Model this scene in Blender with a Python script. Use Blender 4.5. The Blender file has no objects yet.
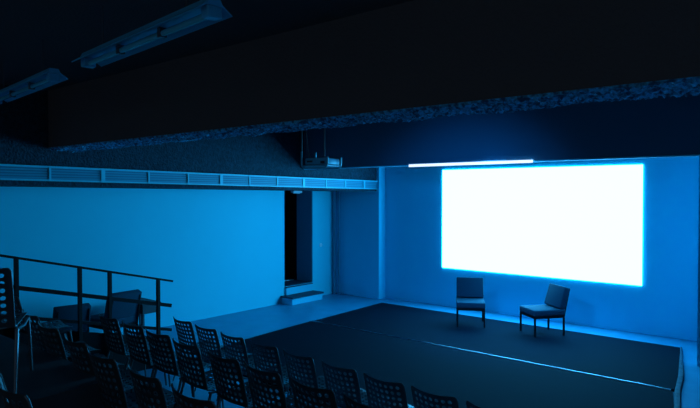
import bpy, bmesh, math, random
from mathutils import Vector, Matrix
random.seed(7)
PI = math.pi
C = bpy.context.scene.collection
sc = bpy.context.scene

# ------------------------------------------------------------------ camera
cam_d = bpy.data.cameras.new('camera'); cam = bpy.data.objects.new('camera', cam_d); C.objects.link(cam)
cam.location = (0, 0, 2.4)
cam.rotation_euler = (math.radians(90 - 1.06), 0, math.radians(39.6))
cam_d.sensor_width = 36; cam_d.lens = 592 / 700 * 36; cam_d.clip_start = .02
sc.camera = cam
# ------------------------------------------------------------------ world, exposure
w = bpy.data.worlds.new('world'); sc.world = w; w.use_nodes = True
w.node_tree.nodes['Background'].inputs[0].default_value = (.09, .13, .19, 1)
w.node_tree.nodes['Background'].inputs[1].default_value = 1
vs = sc.view_settings
vs.view_transform = 'Standard'; vs.look = 'None'; vs.exposure = 0; vs.gamma = 1; vs.use_curve_mapping = False
SCREEN_RGB = (.95, 10.6, 21.5)
# unseen lamps added for the chair shadows and stage light (their housings are built further down)
ADDED_LAMPS = [((-4.0, 4.35, 3.17), (-4.8, 10.3, .9), 380, 66), ((-4.0, 7.45, 3.62), (-4.2, 9.0, 0), 560, 62)]
LAMP_RGB = (.02, .34, 1.0)

# ------------------------------------------------------------------ materials
def mat(name, col, rough=.6, metal=0, spec=.5, noise=None, bump=None, emit=None, sheen=0):
    """noise = (scale, amount, second colour); bump = (scale, strength, distance, detail)"""
    m = bpy.data.materials.new(name); m.use_nodes = True
    nt = m.node_tree; b = nt.nodes['Principled BSDF']
    b.inputs['Base Color'].default_value = (*col, 1)
    b.inputs['Roughness'].default_value = rough
    b.inputs['Metallic'].default_value = metal
    b.inputs['Specular IOR Level'].default_value = spec
    b.inputs['Sheen Weight'].default_value = sheen
    tc = nt.nodes.new('ShaderNodeTexCoord')
    if noise:
        n = nt.nodes.new('ShaderNodeTexNoise'); n.inputs['Scale'].default_value = noise[0]
        n.inputs['Detail'].default_value = 6
        nt.links.new(tc.outputs['Object'], n.inputs['Vector'])
        r = nt.nodes.new('ShaderNodeValToRGB')
        r.color_ramp.elements[0].position = .5 - noise[1]; r.color_ramp.elements[1].position = .5 + noise[1]
        r.color_ramp.elements[0].color = (*noise[2], 1); r.color_ramp.elements[1].color = (*col, 1)
        nt.links.new(n.outputs['Fac'], r.inputs['Fac'])
        nt.links.new(r.outputs['Color'], b.inputs['Base Color'])
    if bump:
        n = nt.nodes.new('ShaderNodeTexNoise'); n.inputs['Scale'].default_value = bump[0]
        n.inputs['Detail'].default_value = bump[3]
        nt.links.new(tc.outputs['Object'], n.inputs['Vector'])
        bp = nt.nodes.new('ShaderNodeBump'); bp.inputs['Strength'].default_value = bump[1]
        bp.inputs['Distance'].default_value = bump[2]
        nt.links.new(n.outputs['Fac'], bp.inputs['Height'])
        nt.links.new(bp.outputs['Normal'], b.inputs['Normal'])
    if emit:
        b.inputs['Emission Color'].default_value = (*emit[:3], 1)
        b.inputs['Emission Strength'].default_value = emit[3]
    return m
M = dict(
    wall=mat('wall_paint', (.015, .57, .69), .75, noise=(1.3, .3, (.015, .55, .67)), bump=(30, .12, .01, 3)),
    wallf=mat('front_wall_paint', (.02, .60, .78), .8, bump=(30, .1, .01, 3)),
    pier=mat('pier_paint', (.03, .66, .86), .75, bump=(30, .1, .01, 3)),  # lighter than the walls, standing in for the light on its face
    rough=mat('rough_sprayed_plaster', (.010, .052, .08), .9, noise=(22, .2, (.004, .02, .035)), bump=(38, 1.0, .05, 5)),  # albedo lowered to stand in for the beam's shadow on the soffit
    beam=mat('beam_sprayed_plaster', (.05, .62, .93), .85, noise=(24, .10, (.01, .10, .20)), bump=(45, .8, .03, 4)),  # bright albedo and specks stand in for grazing screen light
    ceil=mat('black_ceiling_paint', (.11, .10, .10), .95, spec=.1, bump=(40, .5, .02, 4)),
    bulk=mat('bulkhead_paint', (.02, .12, .20), .8),
    floor=mat('polished_concrete', (.02, .29, .45), .38, noise=(3.2, .22, (.015, .22, .36)), bump=(6, .06, .01, 5)),
    terrace=mat('terrace_vinyl', (.035, .05, .06), .7, noise=(8, .3, (.025, .035, .045))),
    carpet=mat('stage_carpet', (.0012, .0076, .0165), .92, noise=(5, .3, (.0012, .0062, .0135)), bump=(220, .5, .003, 3), spec=.05),
    carpet_edge=mat('carpet_binding', (.01, .08, .13), .8, noise=(14, .2, (.005, .035, .06)), bump=(60, .7, .01, 3)),
    nosing=mat('brushed_aluminium_strip', (.48, .50, .58), .30, 1.0),
    screen=mat('projected_light', (.8, .8, .8), .9, emit=(*SCREEN_RGB, 1)),
    alu=mat('anodised_aluminium', (.11, .13, .14), .40, .8),
    alud=mat('dark_chair_leg', (.10, .12, .13), .45, .8),
    black=mat('black_powder_coat', (.006, .006, .007), .6, spec=.2),
    grille=mat('painted_grille', (.05, .62, .74), .45, noise=(9, .3, (.04, .52, .64))),
    grille_in=mat('grille_slats', (.02, .34, .46), .5),
    grille_back=mat('grille_backing', (.02, .2, .3), .8),
    fabric=mat('blue_grey_upholstery', (.01, .06, .09), .85, noise=(60, .3, (.008, .05, .075)), bump=(400, .4, .002, 2), spec=.15),
    wood_d=mat('dark_table_board', (.03, .04, .05), .6, noise=(12, .3, (.02, .03, .04))),
    step=mat('step_paint', (.02, .50, .66), .6),
    stept=mat('step_tread', (.006, .04, .07), .6),
    white=mat('white_enamel', (.7, .75, .78), .4),
    lampbody=mat('lamp_enamel', (.04, .42, .66), .45),
    tube=mat('fluorescent_tube_glass', (.08, .45, .55), .2),
    lit=mat('lit_diffuser', (.9, .9, .9), .4, emit=(.9, 1.0, 1.1, 1.0)),
    pj=mat('projector_shell', (.08, .40, .50), .35),
    pjd=mat('projector_dark', (.02, .025, .03), .4),
    chrome=mat('chrome_tube', (.6, .62, .64), .22, 1.0),
    glass=mat('lens_glass', (.02, .03, .05), .05),
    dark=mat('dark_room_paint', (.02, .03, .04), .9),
    jamb=mat('jamb_paint', (.02, .34, .46), .8),
    lens_blue=mat('stage_lamp_lens', (.1, .3, .6), .1, emit=(.05, .5, 1.5, 2)),
    led=mat('pilot_light', (.1, .4, .5), .3, emit=(.02, .25, .5, 1)),
)

# ------------------------------------------------------------------ mesh helpers
def box(bm, x0, x1, y0, y1, z0, z1, bev=0, mtx=None, seg=1):
    vs_ = [bm.verts.new((x, y, z)) for z in (z0, z1) for y in (y0, y1) for x in (x0, x1)]
    q = [(0, 2, 3, 1), (4, 5, 7, 6), (0, 1, 5, 4), (2, 6, 7, 3), (0, 4, 6, 2), (1, 3, 7, 5)]
    fs = [bm.faces.new([vs_[i] for i in f]) for f in q]
    allv = vs_
    if bev:
        es = list({e for f in fs for e in f.edges})
        r = bmesh.ops.bevel(bm, geom=es, offset=bev, segments=seg, profile=.5, affect='EDGES')
        allv = list({v for f in r['faces'] for v in f.verts} | {v for v in vs_ if v.is_valid})
        lk = set(allv)
        for v in list(allv):
            for e in v.link_edges: lk.add(e.other_vert(v))
        allv = list(lk)
    if mtx: bmesh.ops.transform(bm, matrix=mtx, verts=allv)
    return allv

def tube(bm, pts, r, n=10, caps=True, closed=False):
    pts = [Vector(p) for p in pts]; rings = []
    N = len(pts); prev = None
    for i, p in enumerate(pts):
        a = pts[(i - 1) % N] if closed or i else p
        b = pts[(i + 1) % N] if closed or i < N - 1 else p
        t = (b - a).normalized()
        ref = prev if prev else (Vector((0, 0, 1)) if abs(t.z) < .9 else Vector((1, 0, 0)))
        u = (ref - t * ref.dot(t)).normalized(); v = t.cross(u); prev = u
        rr = r[i] if isinstance(r, (list, tuple)) else r
        rings.append([bm.verts.new(p + (u * math.cos(2 * PI * k / n) + v * math.sin(2 * PI * k / n)) * rr) for k in range(n)])
    for i in range(N if closed else N - 1):
        A, B = rings[i], rings[(i + 1) % N]
        for k in range(n): bm.faces.new((A[k], A[(k + 1) % n], B[(k + 1) % n], B[k]))
    if caps and not closed:
        bm.faces.new(rings[0][::-1]); bm.faces.new(rings[-1])

def beam_between(bm, a, b, wid, hgt, up=(0, 0, 1), bev=.003):
    a, b = Vector(a), Vector(b); t = (b - a); L = t.length; t.normalize()
    s = t.cross(Vector(up)).normalized(); u = s.cross(t)
    m = Matrix((s, t, u)).transposed().to_4x4(); m.translation = a
    box(bm, -wid / 2, wid / 2, 0, L, -hgt / 2, hgt / 2, bev, m)

def arc(c, r, a0, a1, n, ax='yz', x=0):
    out = []
    for i in range(n + 1):
        a = a0 + (a1 - a0) * i / n
        p = (c[0] + r * math.cos(a), c[1] + r * math.sin(a))
        out.append((x, p[0], p[1]) if ax == 'yz' else (p[0], x, p[1]))
    return out

def obj(name, bm, m, parent=None, smooth=False, slots=None):
    bmesh.ops.recalc_face_normals(bm, faces=bm.faces)
    me = bpy.data.meshes.new(name); bm.to_mesh(me); bm.free()
    for k in ([m] + (slots or [])): me.materials.append(k)
    if smooth:
        me.polygons.foreach_set('use_smooth', [True] * len(me.polygons))
        me.set_sharp_from_angle(angle=math.radians(40))
    o = bpy.data.objects.new(name, me); C.objects.link(o)
    if parent: o.parent = parent
    return o
def B(*boxes, bev=0):
    bm = bmesh.new()
    for b in boxes: box(bm, *b, bev=bev)
    return bm
def thing(name, label, cat, loc=(0, 0, 0), rotz=0, group=None):
    o = bpy.data.objects.new(name, None); C.objects.link(o)
    o.empty_display_size = .1
    o.location = loc; o.rotation_euler = (0, 0, rotz); o['label'] = label; o['category'] = cat
    if group: o['group'] = group
    return o
def tag(o, label, cat, group=None):
    o['label'] = label; o['category'] = cat
    if group: o['group'] = group
    return o
def struct(name, bm, m, label=None, **k):
    o = obj(name, bm, m, **k); o['kind'] = 'structure'
    if label: o['label'] = label
    return o
def dup(root, loc, rotz, label, group=None):
    r = root.copy(); C.objects.link(r); r.location = loc; r.rotation_euler = (0, 0, rotz); r['label'] = label
    if group: r['group'] = group
    for ch in list(root.children):
        c = ch.copy(); C.objects.link(c); c.parent = r
        for g in ch.children:
            d = g.copy(); C.objects.link(d); d.parent = c
    return r

# ------------------------------------------------------------------ room shell
YF, XL, XS, CEIL = 10.95, -9.32, -8.07, 3.75
XR, YB = 2.0, -2.2
struct('floor', B((-13, XR + .2, YB - .2, YF + .2, -.2, 0)), M['floor'])
bm = B((XL - .5, XL, YB, 9.01, 0, CEIL), (XL - .5, XL, 9.93, YF, 0, CEIL), (XL - .5, XL, 9.01, 9.93, 2.52, CEIL),
       (XL - .5, XL, 9.01, 9.93, 0, .35))
struct('wall_left', bm, M['wall'], 'long smooth blue-lit side wall with a raised doorway near its far end')
struct('wall_front', B((XL - .5, XR + .2, YF, YF + .2, 0, CEIL)), M['wallf'])
struct('wall_right', B((XR, XR + .2, 1.5, YF, 0, CEIL), (-1.5, XR, 9.37, YF, 0, CEIL)), M['wallf'])
struct('ceiling', B((-13, XR + .2, YB - .2, YF + .2, CEIL, CEIL + .15)), M['ceil'])
# side room behind the doorway
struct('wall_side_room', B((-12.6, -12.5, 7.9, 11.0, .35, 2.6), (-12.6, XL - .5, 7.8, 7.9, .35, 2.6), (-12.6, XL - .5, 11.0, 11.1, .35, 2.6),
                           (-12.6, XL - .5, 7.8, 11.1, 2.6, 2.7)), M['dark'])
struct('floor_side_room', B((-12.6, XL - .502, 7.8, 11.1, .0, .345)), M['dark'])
# jamb lining of the doorway
struct('door_1', B((XL - .5, XL - .004, 9.905, 9.928, .352, 2.50), (XL - .5, XL - .004, 9.012, 9.03, .352, 2.50), (XL - .5, XL - .004, 9.03, 9.905, 2.46, 2.50)), M['jamb'],
       'open doorway in the left wall leading up into a dark side room')
# pier at the far left corner
struct('wall_pier', B((XL, -8.005, 10.70, YF, 0, CEIL)), M['pier'], 'pier between the left wall and the screen wall')
bm = bmesh.new()
tube(bm, [(XL + .07, 10.60, 0), (XL + .07, 10.60, 2.46)], .028, 10); tube(bm, [(XL + .19, 10.62, 0), (XL + .19, 10.62, 2.46)], .016, 8)
tag(obj('wall_pipe', bm, M['jamb'], smooth=True), 'pair of thin vertical pipes in the corner right of the doorway', 'pipe')

# soffit box over the left side (its lower edge drops very slightly to the stage)
def wedge(bm, x0, x1, y0, y1, z0a, z0b, z1a, z1b):
    p = [(x0, y0, z0a), (x1, y0, z0a), (x1, y1, z0b), (x0, y1, z0b), (x0, y0, z1a), (x1, y0, z1a), (x1, y1, z1b), (x0, y1, z1b)]
    v = [bm.verts.new(q) for q in p]
    for f in ((3, 2, 1, 0), (4, 5, 6, 7), (0, 1, 5, 4), (1, 2, 6, 5), (2, 3, 7, 6), (3, 0, 4, 7)): bm.faces.new([v[i] for i in f])
def rz(y): return 2.795 - .01115 * y          # top line of the grille
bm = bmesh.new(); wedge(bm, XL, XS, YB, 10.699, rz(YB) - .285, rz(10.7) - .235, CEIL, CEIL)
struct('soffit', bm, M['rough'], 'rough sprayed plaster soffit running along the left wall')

# down-stand beam near the audience: rough underside, black near face
bm = bmesh.new()
x0, x1, ya, yb, zb = XS, XR, 3.50, 3.85, 2.965
box(bm, x0, x1, ya, yb, zb + .037, CEIL)
struct('ceiling_beam', bm, M['ceil'], 'black down-stand beam crossing the room above the seats')
bm = bmesh.new()
nx, ny = 620, 22
g = [[None] * (ny + 1) for _ in range(nx + 1)]
for i in range(nx + 1):
    for j in range(ny + 1):
        x = x0 + (x1 - x0) * i / nx; y = ya + (yb - ya) * j / ny
        e = 1 if 0 < j < ny else .3
        z = zb + .004 + .018 * (1 - j / ny) + random.uniform(-.016, .016) * e + .008 * math.sin(x * 9 + 3 * math.sin(y * 11 + x)) 
        g[i][j] = bm.verts.new((x + random.uniform(-.004, .004), y + random.uniform(-.005, .005), z))
for i in range(nx):
    for j in range(ny): bm.faces.new((g[i][j], g[i + 1][j], g[i + 1][j + 1], g[i][j + 1]))
top = [[bm.verts.new((x0 + (x1 - x0) * i / nx, y, zb + .036)) for y in (ya, yb)] for i in range(nx + 1)]
for i in range(nx):
    bm.faces.new((g[i][0], g[i + 1][0], top[i + 1][0], top[i][0])); bm.faces.new((g[i][ny], g[i + 1][ny], top[i + 1][1], top[i][1]))
struct('beam_underside', bm, M['beam'], 'rough sprayed underside of the ceiling beam')

# bulkhead in front of the screen
struct('ceiling_bulkhead', B((XS, XR, 8.35, 8.62, 2.865, CEIL)), M['bulk'], 'smooth dark bulkhead dropping from the ceiling before the screen')
struct('trim_1', B((XS, XR, 8.335, 8.37, 2.858, 2.875)), M['wallf'], 'thin pale edge along the bottom of the bulkhead')  # pale colour stands in for screen light on the underside

# ------------------------------------------------------------------ stage carpet and joint strip
def poly_slab(pts, z0, z1):
    bm = bmesh.new()
    a = [bm.verts.new((x, y, z0)) for x, y in pts]; b = [bm.verts.new((x, y, z1)) for x, y in pts]
    bm.faces.new(a[::-1]); bm.faces.new(b); n = len(pts)
    for i in range(n): bm.faces.new((a[i], a[(i + 1) % n], b[(i + 1) % n], b[i]))
    return bm
edge = [(-1.86, 10.20), (-1.70, 9.25), (-1.59, 8.6), (-1.512, 7.97)]
back = [(-7.61, 10.28)] + edge
tag(obj('stage_carpet', poly_slab([(-7.50, 8.03)] + back[:] , 0, .03), M['carpet']), 'dark stage carpet behind the shiny strip, under both lounge chairs', 'carpet')
tag(obj('stage_carpet', poly_slab([(-7.15, 5.05), (-7.41, 6.25), (-7.49, 7.30), (-7.53, 7.965), (-1.515, 7.905), (-1.387, 7.3), (-1.312, 6.4), (-1.282, 5.0)], 0, .026), M['carpet']),
    'dark stage carpet between the front row and the shiny strip', 'carpet')
bm = bmesh.new(); n = 40
A_, B_ = Vector((-7.53, 8.0, .03)), Vector((-1.545, 7.94, .03))
for i in range(n + 1):
    p = A_.lerp(B_, i / n); q = .0015 * math.sin(i * 1.7)
    ring = [(0, -.010, -.024), (0, -.009, .001), (0, -.004, .004 + q), (0, .004, .004 + q), (0, .008, .001), (0, .009, -.024)]
    vv = [bm.verts.new(p + Vector(r)) for r in ring]
    if i:
        for k in range(5): bm.faces.new((last[k], last[k + 1], vv[k + 1], vv[k]))
    last = vv
tag(obj('joint_strip', bm, M['nosing'], smooth=True), 'thin shiny metal strip where the two stage carpets meet', 'metal strip')
# rumpled binding on the right edge
bm = bmesh.new(); P = [(-1.86, 10.20), (-1.70, 9.25), (-1.59, 8.6), (-1.51, 7.97), (-1.385, 7.3), (-1.31, 6.4), (-1.28, 5.2)]
def along(P, t):
    t *= len(P) - 1; i = min(int(t), len(P) - 2); f = t - i
    return Vector((P[i][0] + (P[i + 1][0] - P[i][0]) * f, P[i][1] + (P[i + 1][1] - P[i][1]) * f, 0))
last = None
for i in range(121):
    p = along(P, i / 120); wv = .007 * math.sin(i * .8) + .008 * math.sin(i * .33 + 1)
    wd = min(.025 + i * .001, .06)
    vv = [bm.verts.new((p.x + dx, p.y, z)) for dx, z in ((.002, .001), (.003, .033), (wd * .5, .040 + wv * .5), (wd, .034 + wv * .4), (wd + .012, .001))]
    if last:
        for k in range(4): bm.faces.new((last[k], last[k + 1], vv[k + 1], vv[k]))
    last = vv
tag(obj('carpet_binding', bm, M['carpet_edge'], smooth=True), 'wavy rumpled strip along the right edge of the stage carpet', 'carpet edge')

# ------------------------------------------------------------------ seating terraces
TILT = math.radians(-4.5)
def tmat(): return Matrix.Translation((-4.3, 4.2, 0)) @ Matrix.Rotation(TILT, 4, 'Z')
bm = bmesh.new()
for k in range(1, 6):
    yy = -.62 - (k - 1) * 1.05
    box(bm, -2.75, 5.9, -6.0, yy, .25 * (k - 1), .25 * k, mtx=tmat())
box(bm, -7.15, -3.93, YB, 2.15, 0, 1.086)
struct('terrace', bm, M['terrace'], 'stepped dark terraces that carry the rows of chairs')

# ------------------------------------------------------------------ screen
sx0, sx1, sz0, sz1 = -6.50, -2.586, .818, 2.885
s = obj('projection_screen', B((sx0, sx1, YF - .015, YF - .001, sz0, sz1)), M['screen'])
tag(s, 'large glowing white projection screen on the front wall', 'screen')

# ------------------------------------------------------------------ linear grille on the soffit
t = thing('linear_grille', 'long pale slotted air grille along the bottom of the plaster soffit', 'air grille', (XS, 0, 0))
divs = [-1.6, -.9, -.15, .6, 1.3, 2.05, 2.78, 3.50, 4.23, 4.95, 5.65, 6.31, 6.93, 7.60, 8.30, 8.95, 9.56, 10.2, 10.67]
H_ = .205
def hline(name, dz0, dz1, x0, x1, m, y0=YB + .3, y1=10.695):
    bm = bmesh.new(); wedge(bm, x0, x1, y0, y1, rz(y0) - dz1, rz(y1) - dz1 * .93, rz(y0) - dz0, rz(y1) - dz0)
    return obj(name, bm, m, t)
hline('backing', 0, H_, .001, .006, M['grille_back'])
hline('top_rail', 0, .028, .006, .05, M['grille'])
hline('bottom_rail', H_ - .03, H_, .006, .05, M['grille'])
for i in range(len(divs) - 1):
    a, b = divs[i] + .016, divs[i + 1] - .016; bm = bmesh.new()
    for k in range(4):
        z = .045 + k * .036
        wedge(bm, .008, .032, a, b, rz(a) - z - .020, rz(b) - z * .95 - .020, rz(a) - z, rz(b) - z * .95)
    obj('slat_panel', bm, M['grille_in'], t)
for i, y in enumerate(divs[1:-1]):
    wd = .03 if i % 3 == 1 else .014
    bm = bmesh.new(); box(bm, .006, .045, y - wd, y + wd, rz(y) - H_ + .028, rz(y) - .026, .002)
    obj('divider', bm, M['grille'], t)

# ------------------------------------------------------------------ ceiling batten lights above the seats
def batten(L, label, loc, rz_, first=None):
    if first: return dup(first, loc, rz_, label)
    t = thing('batten_light', label, 'ceiling light', loc, rz_, 'batten lights above the seats')
    bm = bmesh.new()   # trough reflector, runs along local x, hangs down from z=0
    sec = [(-.035, 0), (.035, 0), (.05, -.03), (.115, -.075), (.108, -.08), (.045, -.04), (-.045, -.04), (-.108, -.08), (-.115, -.075), (-.05, -.03)]
    A = [bm.verts.new((-L / 2, y, z)) for y, z in sec]; Bv = [bm.verts.new((L / 2, y, z)) for y, z in sec]
    for i in range(len(sec)): bm.faces.new((A[i], A[(i + 1) % len(sec)], Bv[(i + 1) % len(sec)], Bv[i]))
    for S_ in (A, Bv): bm.faces.new((S_[0], S_[1], S_[2], S_[5], S_[6], S_[9])); bm.faces.new((S_[2], S_[3], S_[4], S_[5])); bm.faces.new((S_[6], S_[7], S_[8], S_[9]))
    obj('reflector', bm, M['lampbody'], t)
    bm = bmesh.new(); tube(bm, [(-L / 2 + .06, 0, -.078), (L / 2 - .06, 0, -.078)], .019, 12)
    obj('fluorescent_tube', bm, M['tube'], t, True)
    for x in (-L / 2 + .03, L / 2 - .03):
        bm = bmesh.new(); box(bm, x - .035, x + .035, -.045, .045, -.105, -.041, .006); obj('tube_holder', bm, M['lampbody'], t)
    for x in (-L / 6, L / 6):
        bm = bmesh.new(); box(bm, x - .018, x + .018, -.026, .026, -.102, -.041, .004); obj('tube_clip', bm, M['alud'], t)
    for x in (-L / 3, L / 3):
        bm = bmesh.new(); tube(bm, [(x, 0, -.001), (x, 0, .295)], .006, 8); obj('suspension_rod', bm, M['alud'], t)
    return t
dx_, dy_ = math.cos(math.radians(-6)), math.sin(math.radians(-6))
bt = batten(1.8, 'grey batten light near the top edge, the longer one in view', (-3.50, 2.10, 3.45), math.radians(-6))
batten(1.8, 'grey batten light cut off by the left edge of the picture', (-3.50 - 2.52 * dx_, 2.10 - 2.52 * dy_, 3.45), math.radians(-6), bt)

# lit strip lamp under the bulkhead
t = thing('strip_lamp', 'lit white strip lamp along the bottom of the bulkhead', 'lamp', (-4.50, 8.29, 2.848), math.radians(-1.5))
bm = bmesh.new(); box(bm, -1.085, 1.085, -.045, .04, .030, .042, .003); obj('lamp_housing', bm, M['white'], t)
bm = bmesh.new(); wedge(bm, -1.075, 1.075, -.03, .03, -.012, -.004, .0295, .0295); obj('diffuser', bm, M['lit'], t)

# ------------------------------------------------------------------ projector on its hanging cradle
t = thing('ceiling_projector', 'projector hanging in a tubular cradle from the ceiling', 'projector', (-6.02, 6.6, 2.775), math.radians(4))
PW = .245
bm = bmesh.new(); box(bm, -.19, .22, -.16, .17, .045, .145, .02, seg=3); sh = obj('projector_body', bm, M['pj'], t, True)
bm = bmesh.new(); tube(bm, [(.1, .17, .095), (.1, .2, .095), (.1, .215, .095)], [.045, .045, .04], 20); obj('lens', bm, M['glass'], sh, True)
bm = bmesh.new()
box(bm, -.15, -.04, -.164, -.158, .08, .11, .002)
obj('vent', bm, M['pjd'], sh)
bm = bmesh.new(); box(bm, .11, .19, -.166, -.158, .06, .10, .003); obj('socket_panel', bm, M['pjd'], sh)
for yy in (-.165, .165):
    bm = bmesh.new()
    pts = [(-PW, yy, .25), (-PW, yy, .10)] + [(-PW + .07 - .07 * math.cos(a), yy, .07 - .07 * math.sin(a)) for a in [k * PI / 12 for k in range(1, 7)]] + \
          [(PW - .07 + .07 * math.sin(a), yy, .07 - .07 * math.cos(a)) for a in [k * PI / 12 for k in range(0, 7)]] + [(PW, yy, .16)]
    tube(bm, pts, .015, 10); obj('cradle_hoop', bm, M['pj'], t, True)
bm = bmesh.new(); box(bm, -.22, .23, -.17, .17, .018, .040, .004); obj('tray', bm, M['pj'], t)
for x, y in ((-PW, -.165), (.06, 0)):
    bm = bmesh.new(); tube(bm, [(x, y, .146 if x > 0 else .24), (x, y, CEIL - 2.775)], .012, 10); obj('drop_rod', bm, M['alu'], t, True)
bm = bmesh.new(); tube(bm, [(-.205, .02, .06), (-.222, .0, .16), (-.215, -.06, .3), (-.222, -.1, .6), (-.222, -.1, .97)], .007, 8); obj('cable', bm, M['pjd'], t, True)

# ------------------------------------------------------------------ added lamps in the bay over the stage, hidden by the beam
for i, (p, q, wt, ang) in enumerate(ADDED_LAMPS):
    P_, Q_ = Vector(p), Vector(q); d = (Q_ - P_).normalized()
    t = thing('stage_spotlight', ['black stage spotlight hanging just behind the rough ceiling beam', 'black stage spotlight hanging just before the smooth bulkhead'][i], 'spotlight', p, 0, 'stage spotlights')
    bm = bmesh.new(); prof = [(-.26, .04), (-.25, .075), (-.05, .08), (-.04, .10), (.03, .10)]
    tube(bm, [d * a for a, r in prof], [r for a, r in prof], 20, caps=True); obj('lamp_housing', bm, M['black'], t, True)
    bm = bmesh.new(); tube(bm, [d * .031, d * .036], .088, 20); obj('lens', bm, M['lens_blue'], t)
    bm = bmesh.new()
    tube(bm, [(-.11, 0, -.0), (-.11, -.1, .12), (0, -.1, .17), (.11, -.1, .12), (.11, 0, 0)], .008, 8); tube(bm, [(0, -.1, .17), (0, -.1, CEIL - p[2])], .014, 8)
    obj('yoke', bm, M['black'], t, True)
    L = bpy.data.lights.new('spotlight_bulb', 'SPOT'); L.energy = wt; L.color = LAMP_RGB; L.spot_size = math.radians(ang); L.spot_blend = 1.0; L.shadow_soft_size = .07
    lo = bpy.data.objects.new('spotlight_bulb', L); C.objects.link(lo); lo.location = P_ + d * .06; lo.rotation_euler = d.to_track_quat('-Z', 'Y').to_euler()

# ------------------------------------------------------------------ doorway steps and small fittings
t = thing('doorway_step', 'low two-level step below the raised doorway in the left wall', 'step', (XL, 9.5, 0))
bm = bmesh.new(); box(bm, .002, .34, -.58, .38, 0, .135, .006); obj('lower_riser', bm, M['step'], t)
bm = bmesh.new(); box(bm, .002, .37, -.60, .40, .135, .17, .006); obj('tread', bm, M['stept'], t)
bm = bmesh.new(); box(bm, .002, .05, -.47, .36, .171, .325, .004); obj('upper_riser', bm, M['step'], t)
bm = bmesh.new(); box(bm, .002, .06, -.48, .37, .326, .345, .004); obj('upper_tread', bm, M['stept'], t)
struct('trim_2', B((XL - .5, XL - .004, 9.031, 9.904, .3505, .362)), M['stept'], 'dark threshold in the doorway')
t = thing('door_closer', 'small pale fitting at the top of the doorway', 'fitting', (XL - .2, 9.60, 2.40))
bm = bmesh.new(); box(bm, -.05, .05, -.14, .14, 0, .055, .008); obj('fitting_body', bm, M['white'], t)
bm = bmesh.new(); box(bm, -.012, .012, -.10, .1, -.012, -.001, .003); obj('cover', bm, M['white'], t)
bm = bmesh.new(); box(bm, -.05, .05, -.15, .15, 0, .012, .003)
o = tag(obj('paper_sheet', bm, M['lit']), 'white sheet lying on the floor inside the doorway', 'paper'); o.location = (-9.96, 9.75, .347); 
o.data.materials[0] = M['white']
t = thing('wall_switch', 'small round pale switch on the wall right of the doorway', 'switch', (XL, 10.19, 1.19))
bm = bmesh.new(); tube(bm, [(.001, 0, 0), (.012, 0, 0)], .045, 18); obj('switch_plate', bm, M['white'], t, True)
bm = bmesh.new(); tube(bm, [(.013, 0, 0), (.020, 0, 0)], .018, 12); obj('button', bm, M['white'], t, True)
t = thing('dark_cabinet', 'dark box with small lights standing inside the side room', 'cabinet', (-10.75, 9.85, .347))
bm = bmesh.new(); box(bm, -.2, .2, -.22, .22, 0, .55, .01); obj('cabinet_body', bm, M['pjd'], t)
bm = bmesh.new(); tube(bm, [(.201, -.05, .26), (.206, -.05, .26)], .03, 12); obj('pilot_light', bm, M['led'], t)

# ------------------------------------------------------------------ perforated chairs
def perf_plate(cols, rows, W, Ht, mx, mz, f, rfac=.33, thick=.004, seg=8, corner=.02, round_bottom=False):
    """sheet W x Ht with cols x rows round holes, mapped into space by f(u, v); u in -W/2..W/2, v in 0..Ht"""
    us = [-W / 2] + [-W / 2 + mx + (W - 2 * mx) * i / cols for i in range(cols + 1)] + [W / 2]
    vs_ = [0] + [mz + (Ht - 2 * mz) * j / rows for j in range(rows + 1)] + [Ht]
    bm = bmesh.new(); cache = {}
    def V(u, v):
        # pull the outer corners in to round them
        for su in (-1, 1):
            for tv, on in ((Ht, True), (0, round_bottom)):
                if not on: continue
                cu, cv = su * (W / 2 - corner), tv - corner if tv else corner
                du, dv = (u - cu) * su, (v - cv) * (1 if tv else -1)
                if du > 0 and dv > 0:
                    m_ = max(du, dv); l = math.hypot(du, dv)
                    s_ = m_ / l; u = cu + (u - cu) * s_; v = cv + (v - cv) * s_
        k = (round(u, 5), round(v, 5))
        if k not in cache: cache[k] = bm.verts.new(f(u, v))
        return cache[k]
    for i in range(len(us) - 1):
        for j in range(len(vs_) - 1):
            a, b, c, d = us[i], us[i + 1], vs_[j], vs_[j + 1]; m1, m2 = (a + b) / 2, (c + d) / 2
            ring = [(a, c), (m1, c), (b, c), (b, m2), (b, d), (m1, d), (a, d), (a, m2)]
            out = [V(*p) for p in ring]
            if 0 < i < len(us) - 2 and 0 < j < len(vs_) - 2:
                r = min(b - a, d - c) * rfac
                inn = [V(m1 + r * math.cos(x), m2 + r * math.sin(x)) for x in [math.radians(225 + 45 * k) for k in range(8)]]
                for k in range(8): bm.faces.new((out[k], out[(k + 1) % 8], inn[(k + 1) % 8], inn[k]))
            else:
                fs = [];
                for p in out:
                    if not fs or p is not fs[-1]: fs.append(p)
                bm.faces.new(fs)
    bmesh.ops.recalc_face_normals(bm, faces=bm.faces)
    bmesh.ops.solidify(bm, geom=bm.faces[:], thickness=thick)
    return bm
BW, SW = .43, .445
def backf(u, v):       # v 0..0.40 up the backrest; convex to the rear, leaning back
    k = u / (BW / 2); w_ = 1 + .0 * v
    return (u * w_, -.03 - .16 * v - .14 * v * v - .045 * (1 - k * k) * (.6 + v), .425 + v * .93 + .012 * k * k * v / .4)
def seatf(u, v):       # v 0..0.42 from rear to front
    k = u / (SW / 2)
    return (u, .0 + v, .425 - .025 * (1 - k * k) + .03 * (v / .42) ** 2 - .05 * max(0, v / .42 - .85) ** 1 * 2)
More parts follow.
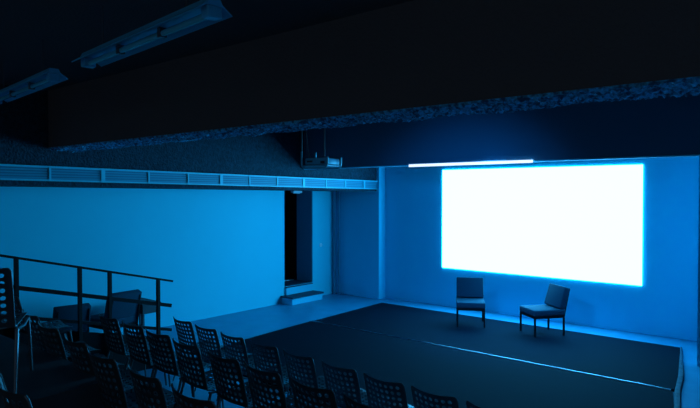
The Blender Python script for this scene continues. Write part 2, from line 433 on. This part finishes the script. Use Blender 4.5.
def make_chair(label):
    t = thing('perforated_chair', label, 'chair', (0, 0, 0), 0, 'perforated metal audience chairs')
    obj('backrest', perf_plate(7, 7, BW, .425, .024, .024, backf, .32), M['alu'], t, True)
    obj('seat', perf_plate(7, 7, SW, .42, .024, .02, seatf, .31, round_bottom=True), M['alu'], t, True)
    for s in (-1, 1):
        bm = bmesh.new()   # edge flange following the backrest side
        pts = [Vector(backf(s * BW / 2, v)) + Vector((s * .004, 0, 0)) for v in [.0, .08, .16, .24, .32, .395]]
        pts.append(Vector(backf(s * (BW / 2 - .008), .416)))
        tube(bm, [(s * SW / 2, .04, .41)] + pts, .0065, 8); obj('back_rim', bm, M['alu'], t, True)
        bm = bmesh.new(); tube(bm, [(s * .225, .40, .40), (s * .232, .20, .385), (s * .228, -.02, .40)], .011, 8); obj('side_rail', bm, M['alu'], t, True)
        bm = bmesh.new(); tube(bm, [(s * .225, .385, .40), (s * .232, .41, .2), (s * .236, .43, .0)], [.013, .012, .009], 8); obj('leg', bm, M['alu'], t, True)
        bm = bmesh.new(); tube(bm, [(s * .228, -.0, .40), (s * .232, -.06, .2), (s * .236, -.12, .0)], [.013, .012, .009], 8); obj('leg', bm, M['alu'], t, True)
    bm = bmesh.new(); tube(bm, [(-.24, .2, .385), (0, .2, .372), (.24, .2, .385)], .009, 8); obj('cross_bar', bm, M['alu'], t, True)
    return t
ORD = ['leftmost', 'second from the left', 'third from the left', 'fourth from the left', 'fifth from the left', 'sixth from the left', 'seventh from the left', 'eighth from the left', 'ninth from the left']
proto = None
def chair(x, y, z, a, label, group):
    global proto
    if proto is None:
        proto = make_chair(label); proto.location = (x, y, z); proto.rotation_euler = (0, 0, a); proto['group'] = group; return proto
    return dup(proto, (x, y, z), a, label, group)
# top right corner of each backrest, (x, y) -- the chair's origin lies a little ahead of it
def from_corner(cx, cy, a):
    lx, ly = BW / 2, -.03 - .16 * .41 - .14 * .17
    return cx - (lx * math.cos(a) - ly * math.sin(a)), cy - (lx * math.sin(a) + ly * math.cos(a))
r1 = [(-1.412, .365), (-1.300, .370), (-1.187, .3755), (-1.062, .379), (-.942, .383), (-.812, .387), (-.686, .391), (-.563, .393), (-.438, .397)]
for i, (a_, b_) in enumerate(r1):
    Y = 1.575 / b_; an = TILT + random.uniform(-.03, .03); x, y = from_corner(a_ * Y, Y, an)
    chair(x, y, 0, an, 'perforated metal chair in the front row, ' + ('rightmost in view' if i == 8 else ORD[i]), 'front row of perforated chairs')
r2 = [(-1.816, .412), (-1.666, .416), (-1.52, .420), (-1.38, .430), (-1.207, .437), (-1.053, .4415), (-.877, .4455), (-.71, .452)]
for i, (a_, b_) in enumerate(r2):
    Y = 1.325 / b_; an = TILT + random.uniform(-.03, .03); x, y = from_corner(a_ * Y, Y, an)
    chair(x, y, .25, an, 'perforated metal chair in the second row, ' + ('rightmost, only its top edge in view' if i == 7 else ORD[i]), 'second row of perforated chairs')
r3 = [(-2.599, 0.427), (-2.412, .483), (-2.241, .508), (-2.026, .528), (-1.83, .549), (-1.574, .560), (-1.309, .570)]
for i, (a_, b_) in enumerate(r3):
    Y = 1.075 / b_; an = math.radians(-6.5) + random.uniform(-.03, .03); x, y = from_corner(a_ * Y, Y, an)
    chair(x, y, .50, an, 'perforated metal chair in the third row, ' + (ORD[i] if i < 6 else 'rightmost in view'), 'third row of perforated chairs')
x, y = from_corner(-2.539, 1.007, math.radians(-7)); chair(x, y, .75, math.radians(-7), 'perforated metal chair in the bottom left corner, nearest row', 'fourth row of perforated chairs')
# lone chair on the raised landing at the left edge
x, y = from_corner(-4.152, 1.551, math.radians(58))
chair(x, y, 1.086, math.radians(58), 'perforated metal chair cut off by the left edge, higher than all others beside the railing', 'chair on the raised landing')

# ------------------------------------------------------------------ upholstered lounge chairs
def lounge(label, loc, rotz, first=None, group=None):
    if first: return dup(first, loc, rotz, label, group)
    t = thing('lounge_chair', label, 'chair', loc, rotz, group)   # faces local -y
    bm = bmesh.new(); box(bm, -.25, .25, -.29, .28, .335, .435, .018, seg=3); obj('seat', bm, M['fabric'], t, True)
    bm = bmesh.new(); box(bm, -.245, .245, -.055, .055, 0, .37, .018, seg=3, mtx=Matrix.Translation((0, .225, .438)) @ Matrix.Rotation(math.radians(-17), 4, 'X'))
    obj('backrest', bm, M['fabric'], t, True)
    bm = bmesh.new(); box(bm, -.245, .245, -.282, -.26, .295, .334, .003); box(bm, -.245, .245, .25, .272, .295, .334, .003)
    box(bm, -.245, -.223, -.26, .25, .295, .334, .003); box(bm, .223, .245, -.26, .25, .295, .334, .003); obj('seat_frame', bm, M['black'], t)
    for x in (-.232, .232):
        for y in (-.268, .262):
            bm = bmesh.new(); box(bm, x - .014, x + .014, y - .014, y + .014, 0, .296, .002); obj('leg', bm, M['black'], t)
    for x in (-.23, .23):
        bm = bmesh.new(); beam_between(bm, (x, .266, .30), (x * .9, .375, .74), .022, .014); obj('back_stay', bm, M['black'], t)
    return t
FZ = .03
lc = lounge('dark upholstered chair on the stage, the left one, facing the seats', (-5.13, 9.62, FZ), math.radians(30), group='lounge chairs on the stage')
lounge('dark upholstered chair on the stage, the right one, turned sideways', (-3.86, 9.77, FZ), math.radians(-37.5), lc, 'lounge chairs on the stage')
lounge('upholstered chair behind the railing, its square back showing', (-8.78, 4.76, 0), math.radians(-85), lc, 'lounge chairs by the left wall').scale = (1.12, 1.0, 1.10)
lounge('upholstered chair behind the railing, nearest the left edge', (-8.72, 4.00, 0), math.radians(-98), lc, 'lounge chairs by the left wall')

# ------------------------------------------------------------------ table by the left wall
t = thing('side_table', 'dark table behind the end of the railing by the left wall', 'table', (-8.74, 5.24, 0), 0)
bm = bmesh.new(); box(bm, -.30, .30, -.17, .17, .62, .645, .004); obj('tabletop', bm, M['wood_d'], t)
bm = bmesh.new(); box(bm, -.28, .28, -.15, .15, .48, .619, .004); obj('apron', bm, M['wood_d'], t)
for x in (-.27, .27):
    for y in (-.14, .14):
        bm = bmesh.new(); box(bm, x - .02, x + .02, y - .02, y + .02, 0, .479, .003); obj('leg', bm, M['wood_d'], t)

# ------------------------------------------------------------------ railing
t = thing('handrail', 'black metal railing with three bars descending beside the chairs', 'railing', (-7.2, 4.63, 0))
O = Vector((-7.2, 4.63, 0)); rd = Vector((.057, .998, 0)); SL = -.244
def rp(s, z): return rd * s + Vector((0, 0, z + SL * s))
for name, z, s1, wd, hg in (('top_rail', 1.205, .16, .045, .028), ('middle_rail', .86, .14, .03, .05), ('lower_rail', .52, .14, .03, .04)):
    bm = bmesh.new(); beam_between(bm, rp(-3.6, z), rp(s1, z), wd, hg); obj(name, bm, M['black'], t)
for s in (-.06, -.74, -1.12, -1.84, -2.9):
    p = rp(s, 1.20); bm = bmesh.new(); box(bm, p.x - .022, p.x + .022, p.y - .022, p.y + .022, 0, p.z, .003); obj('post', bm, M['black'], t)
p0, p1 = rp(-3.6, 0), rp(.14, 0)
bm = bmesh.new(); q = [(p0.x, p0.y, 0), (p1.x, p1.y, 0), (p1.x, p1.y, .40 + SL * .14), (p0.x, p0.y, .40 + SL * -3.6)]
a = [bm.verts.new((x - .03, y, z)) for x, y, z in q]; b = [bm.verts.new((x - .045, y, z)) for x, y, z in q]
bm.faces.new(a); bm.faces.new(b[::-1])
for i in range(4): bm.faces.new((a[i], a[(i + 1) % 4], b[(i + 1) % 4], b[i]))
obj('side_panel', bm, M['black'], t)
